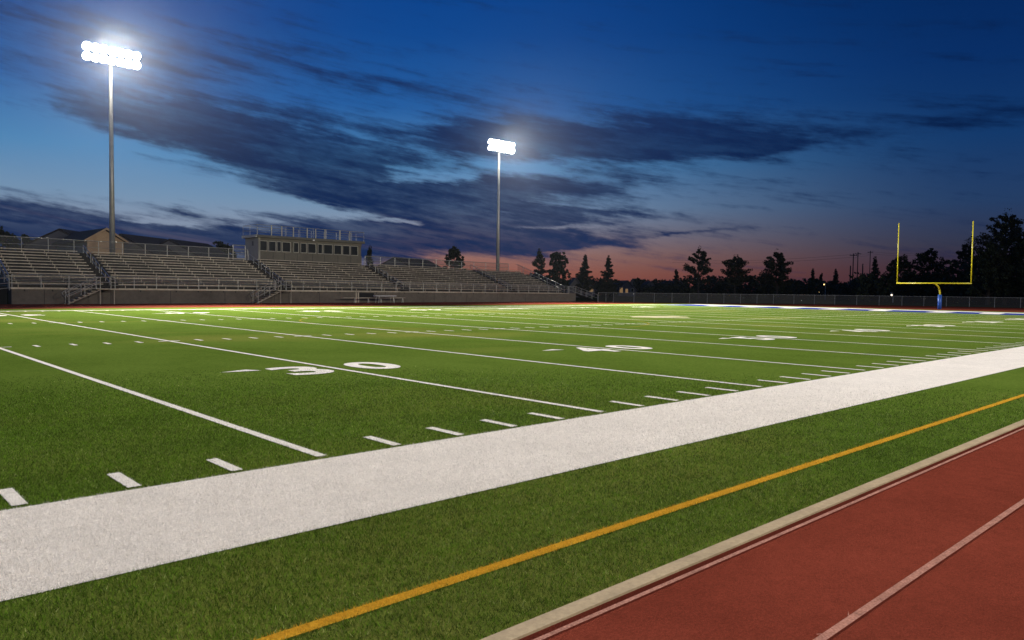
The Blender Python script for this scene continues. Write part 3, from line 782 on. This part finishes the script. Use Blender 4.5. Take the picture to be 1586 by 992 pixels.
tree('spruce', 'small treetop showing just past the press box', 572, 383, 20, 140, 21, .05, 'trees behind the bleachers')
tree('broad', 'dark tree mass behind the near end of the bleachers', 12, 353, 62, 125, 22, .02, 'trees behind the bleachers')
tree('broad', 'small dark treetop between the near end trees and the tan house', 43, 358, 30, 130, 23, .02, 'trees behind the bleachers')
tree('broad', 'low dark tree between the long roof and the press box', 345, 375, 50, 130, 24, .02, 'trees behind the bleachers')
# a far wood that reads as one mass
tl = MB(); rr = random.Random(31)
for u in range(600, 1680, 4):
    D = rr.uniform(225, 260); x, y = spot(u, D)
    hh = (450+.012*(u-800)-(436+4*math.sin(u*.021)+3*math.sin(u*.073+1)))*D/FPX+CAM.z
    for q in range(7):
        c = Vector((x+rr.uniform(-2, 2), y+rr.uniform(-2, 2), hh*(q+.3)/7)); quad_cloud(tl, c, 1.25, 16, .55, rr)
tag(tl.build('treeline', M['leaves']), 'dark low wood along the horizon behind houses and pines', 'wood', kind='stuff')
hg = MB()
for i, (u0, u1, D, v0) in enumerate(((1330, 1480, 150, 426), (1470, 1650, 138, 408), (1010, 1340, 190, 440), (880, 1010, 215, 443))):
    u = u0
    while u < u1:
        x, y = spot(u, D+rr.uniform(-4, 4)); hh = zat(u, v0+rr.uniform(-5, 6), D)
        for q in range(6): quad_cloud(hg, Vector((x+rr.uniform(-1, 1), y+rr.uniform(-1, 1), hh*(q+.4)/6)), 1.0, 16, .42, rr)
        u += 5.2
tag(hg.build('undergrowth', M['leaves']), 'dark undergrowth below the trees behind the track fence', 'undergrowth', kind='stuff')

# ------------------------------------------------------------------ houses
def house(label, u, D, vw, ridge_v, eave_v, wpx, dm, rz, wallm, wins=(), group='houses beyond the field', chim=False):
    x, y = spot(u, D); he = zat(u, eave_v, D); hr = zat(u, ridge_v, D); wd = wpx*D/FPX
    root = empty('house', (x, y, 0), label, 'house', group, rz)
    b = MB(); a, c = wd/2, dm/2
    # gable faces -y (towards the viewer after rotation)
    b.quad((-a, -c, 0), (a, -c, 0), (a, -c, he), (-a, -c, he)); b.poly([(-a, -c, he), (a, -c, he), (0, -c, hr-.1)])
    b.quad((a, c, 0), (-a, c, 0), (-a, c, he), (a, c, he)); b.poly([(a, c, he), (-a, c, he), (0, c, hr-.1)])
    b.quad((a, -c, 0), (a, c, 0), (a, c, he), (a, -c, he)); b.quad((-a, c, 0), (-a, -c, 0), (-a, -c, he), (-a, c, he))
    b.build('wall', wallm, root)
    r = MB(); o = .45; sl = (hr-he)/a; th = .22
    for sg in (-1, 1):
        e0 = Vector((sg*(a+o), 0, he-sl*o)); e1 = Vector((0, 0, hr))
        P = [e0+Vector((0, -c-o, 0)), e1+Vector((0, -c-o, 0)), e1+Vector((0, c+o, 0)), e0+Vector((0, c+o, 0))]
        Q = [p+Vector((0, 0, th)) for p in P]
        r.poly(P); r.poly(Q[::-1])
        for i in range(4): r.quad(P[i], P[(i+1) % 4], Q[(i+1) % 4], Q[i])
    ro = r.build('roof', M['roof'], root)
    t = MB()
    for sg in (-1, 1):
        e0 = Vector((sg*(a+o), -c-o-.03, he-sl*o)); e1 = Vector((0, -c-o-.03, hr))
        t.quad(e0, e1, e1+Vector((0, 0, th+.04)), e0+Vector((0, 0, th+.04)))
        t.quad(e0+Vector((0, .024, 0)), e0+Vector((0, .024, th+.04)), e1+Vector((0, .024, th+.04)), e1+Vector((0, .024, 0)))
    t.build('bargeboard', M['siding'] if wallm is M['siding'] else M['dark_siding'], root)
    for (wx, wz, ww, wh, lit) in wins:
        f = MB(); f.box(wx-ww/2-.08, wx+ww/2+.08, -c-.05, -c-.005, wz-.08, wz+wh+.08); fo = f.build('window', M['trim'], root)
        g = MB(); g.box(wx-ww/2, wx+ww/2, -c-.07, -c-.052, wz, wz+wh); g.build('pane', M['warmlit'] if lit else M['glass'], fo)
    if chim:
        k = MB(); k.box(.3, 1.0, .6, 1.2, hr-1.2, hr+.8); k.build('chimney', M['dark_siding'], ro)
    return root
FACE = YAW-math.pi/2      # gable turned to the field
house('tan gabled house with a dark roof behind the nearer floodlight pole', 139, 96, 0, 360, 376, 50, 12, FACE+.8, M['siding'])
hx, hy = spot(166, 86); pl = bpy.data.lights.new('porch_lamp', 'POINT'); pl.energy = 380; pl.color = (1, .72, .42); pl.shadow_soft_size = .1
po = bpy.data.objects.new('porch_lamp', pl); COL.objects.link(po); po.location = (hx, hy, 4.6)
def longroof(label, ua, ub, D, va, vb, eave):
    xa, ya = spot(ua, D); xb, yb = spot(ub, D*1.12); hr = zat(ua, va, D); hr2 = zat(ub, vb, D*1.12); hh = (hr+hr2)/2
    L_ = math.hypot(xb-xa, yb-ya); rz = math.atan2(yb-ya, xb-xa)
    root = empty('house', ((xa+xb)/2, (ya+yb)/2, 0), label, 'house', 'houses behind the bleachers', rz)
    a, c = L_/2, 4.2; he = hh-2.2
    b = MB(); b.box(-a, a, -c, c, 0, he); b.poly([(-a, -c, he), (-a, c, he), (-a, 0, hh-.1)]); b.poly([(a, -c, he), (a, c, he), (a, 0, hh-.1)]); b.build('wall', M['dark_siding'], root)
    r = MB()
    for sg in (-1, 1):
        P = [Vector((-a-.4, sg*(c+.5), he-.25)), Vector((a+.4, sg*(c+.5), he-.25)), Vector((a+.4-1.0, 0, hh)), Vector((-a-.4+.6, 0, hh))]
        Q = [p+Vector((0, 0, .2)) for p in P]; r.poly(P); r.poly(Q[::-1])
        for i in range(4): r.quad(P[i], P[(i+1) % 4], Q[(i+1) % 4], Q[i])
    r.build('roof', M['roof'], root)
longroof('dark long-roofed house between the floodlight pole and the press box', 186, 262, 98, 366, 372, 0)
longroof('second dark-roofed house nearer the press box', 262, 325, 104, 373, 380, 0)
longroof('dark-roofed house hidden behind the tan gabled house', 92, 150, 99, 361, 362, 0)
longroof('low dark roof just past the press box and behind the railing', 610, 665, 150, 401, 404, 0)
for args in (
    ('dim gabled house below the small conifers with unlit front', 889, 170, 0, 432, 446, 20, 9, FACE, M['dark_siding'], ((0, 1.2, 1, 1.2, False),)),
    ('house with two glowing windows below the slender conifer', 908, 205, 0, 438, 449, 22, 9, FACE, M['dark_siding'], ((-1.0, 1.9, .55, .8, True), (.9, 1.1, .9, 1.3, True))),
    ('house with warm porch windows right of the slender conifer', 963, 215, 0, 436, 449, 26, 9, FACE+.2, M['dark_siding'], ((-1.8, .9, .9, 1.4, True), (-.2, .9, .7, 1.1, True), (1.4, 1.2, .6, .9, False))),
    ('house with one faint arched window farther along the street', 1003, 225, 0, 437, 449, 24, 9, FACE, M['dark_siding'], ((0, .8, 1.2, 1.5, True),)),
    ('steep dark gabled house between the lit houses', 983, 245, 0, 433, 447, 22, 9, FACE-.3, M['dark_siding'], ((0, 1.2, .8, 1.1, False),)),
    ('unlit hipped house below the open-branched pine', 1040, 230, 0, 436, 448, 26, 9, FACE+.3, M['dark_siding'], ((1, 1.2, .8, 1.1, False),)),
): house(*args)

# ------------------------------------------------------------------ street lamps and utility poles
def street_lamp(label, u, v, D, warm, seed):
    x, y = spot(u, D); z = zat(u, v, D)
    root = empty('street_lamp', (x, y, 0), label, 'street lamp', 'lit lamps beyond the fence')
    b = MB(); b.tube((0.7, 0, 0), (0.7, 0, z+.1), .09, .06, n=8); b.tube((.7, 0, z+.1), (0, 0, z+.25), .05, n=6); b.build('post', M['fixture'], root)
    b = MB(); b.box(-.35, .25, -.15, .15, z+.14, z+.28); ho = b.build('lamp_head', M['fixture'], root)
    b = MB()
    n_ = 8; rad = .16
    for i in range(4):
        t0, t1 = math.pi*i/4, math.pi*(i+1)/4
        for j in range(n_):
            p0, p1 = 2*math.pi*j/n_, 2*math.pi*(j+1)/n_
            q = lambda t, p: (rad*math.sin(t)*math.cos(p), rad*math.sin(t)*math.sin(p), z-.15+rad*math.cos(t))
            b.quad(q(t0, p0), q(t1, p0), q(t1, p1), q(t0, p1))
    b.build('globe', M['lampglow' if warm else 'lampwhite'], ho)
street_lamp('amber street lamp glowing beside the narrow little tree', 1276, 440, 180, True, 0)
street_lamp('small white lamp glowing low near the goal post', 1381, 456, 140, False, 1)
street_lamp('faint amber lamp low under the small upright tree', 1269, 452, 190, True, 2)
poles = []
for lab, u, vt, D in (('utility pole with crossarm, tallest in the cluster by the small spruce', 1320, 393, 250), ('utility pole with crossarm seen just beside the tallest one', 1327, 391, 285), ('farther utility pole with crossarm next to the conical spruce', 1346, 389, 330)):
    x, y = spot(u, D); z = zat(u, vt, D)
    root = empty('utility_pole', (x, y, 0), lab, 'utility pole', 'utility poles on the horizon', FACE)
    b = MB(); b.tube((0, 0, 0), (0, 0, z), .2, .15, n=8); b.build('post', M['timber'], root)
    b = MB(); b.box(-1.2, 1.2, -.08, .08, z-.75, z-.55); ca = b.build('crossarm', M['timber'], root)
    b = MB()
    for xx in (-1.0, 0.35, 1.0): b.tube((xx, 0, z-.55), (xx, 0, z-.25), .05)
    b.build('insulators', M['fixture'], ca)
    poles.append(Vector((x, y, z-.3)))
for lab, u, vt, D in (('bare short pole standing alone before the utility poles', 1316, 412, 225), ('bare thick pole between the utility poles and conical spruce', 1335, 409, 225)):
    x, y = spot(u, D); z = zat(u, vt, D); b = MB(); b.tube((0, 0, 0), (0, 0, z), .24, .17, n=8)
    o = b.build('bare_pole', M['timber']); o.location = (x, y, 0); tag(o, lab, 'pole', 'utility poles on the horizon')
b = MB()
xl, yl_ = spot(1040, 300); left = Vector((xl, yl_, zat(1040, 403, 300))); xr_, yr_ = spot(1450, 380); right = Vector((xr_, yr_, zat(1450, 389, 380)))
chain = [left]+poles+[right]
for off in (0, .9):
    for p, q in zip(chain[:-1], chain[1:]):
        sag = (q-p).length*.015; prev = None
        for i in range(13):
            t = i/12; c = p.lerp(q, t)-Vector((0, 0, sag*4*t*(1-t)+off))
            if prev: b.tube(prev, c, .035, n=4, caps=False)
            prev = c
tag(b.build('power_lines', M['wire']), 'thin power lines strung between the utility poles', 'power line')

# ------------------------------------------------------------------ thin haze volume added to give the floodlights their halos
b = MB(); b.box(-420, 620, -420, 720, -1.2, 30)
hz = bpy.data.materials.new('halo_haze'); hz.use_nodes = True; hn = hz.node_tree
hn.nodes.remove(hn.nodes['Principled BSDF'])
pv = hn.nodes.new('ShaderNodeVolumePrincipled'); pv.inputs['Density'].default_value = 3.2e-5; pv.inputs['Anisotropy'].default_value = .88
pv.inputs['Color'].default_value = (.72, .83, 1, 1)
hn.links.new(pv.outputs[0], hn.nodes['Material Output'].inputs['Volume'])
tag(b.build('haze', hz), 'thin haze added in place of lens glow round the floodlights', 'haze', kind='stuff')

# ------------------------------------------------------------------ render settings
sc.view_settings.view_transform = 'Standard'; sc.view_settings.look = 'None'; sc.view_settings.exposure = 0; sc.view_settings.gamma = 1
sc.render.engine = 'CYCLES'
sc.cycles.use_denoising = True
sc.cycles.max_bounces = 6; sc.cycles.transparent_max_bounces = 12
sc.cycles.sample_clamp_indirect = 4
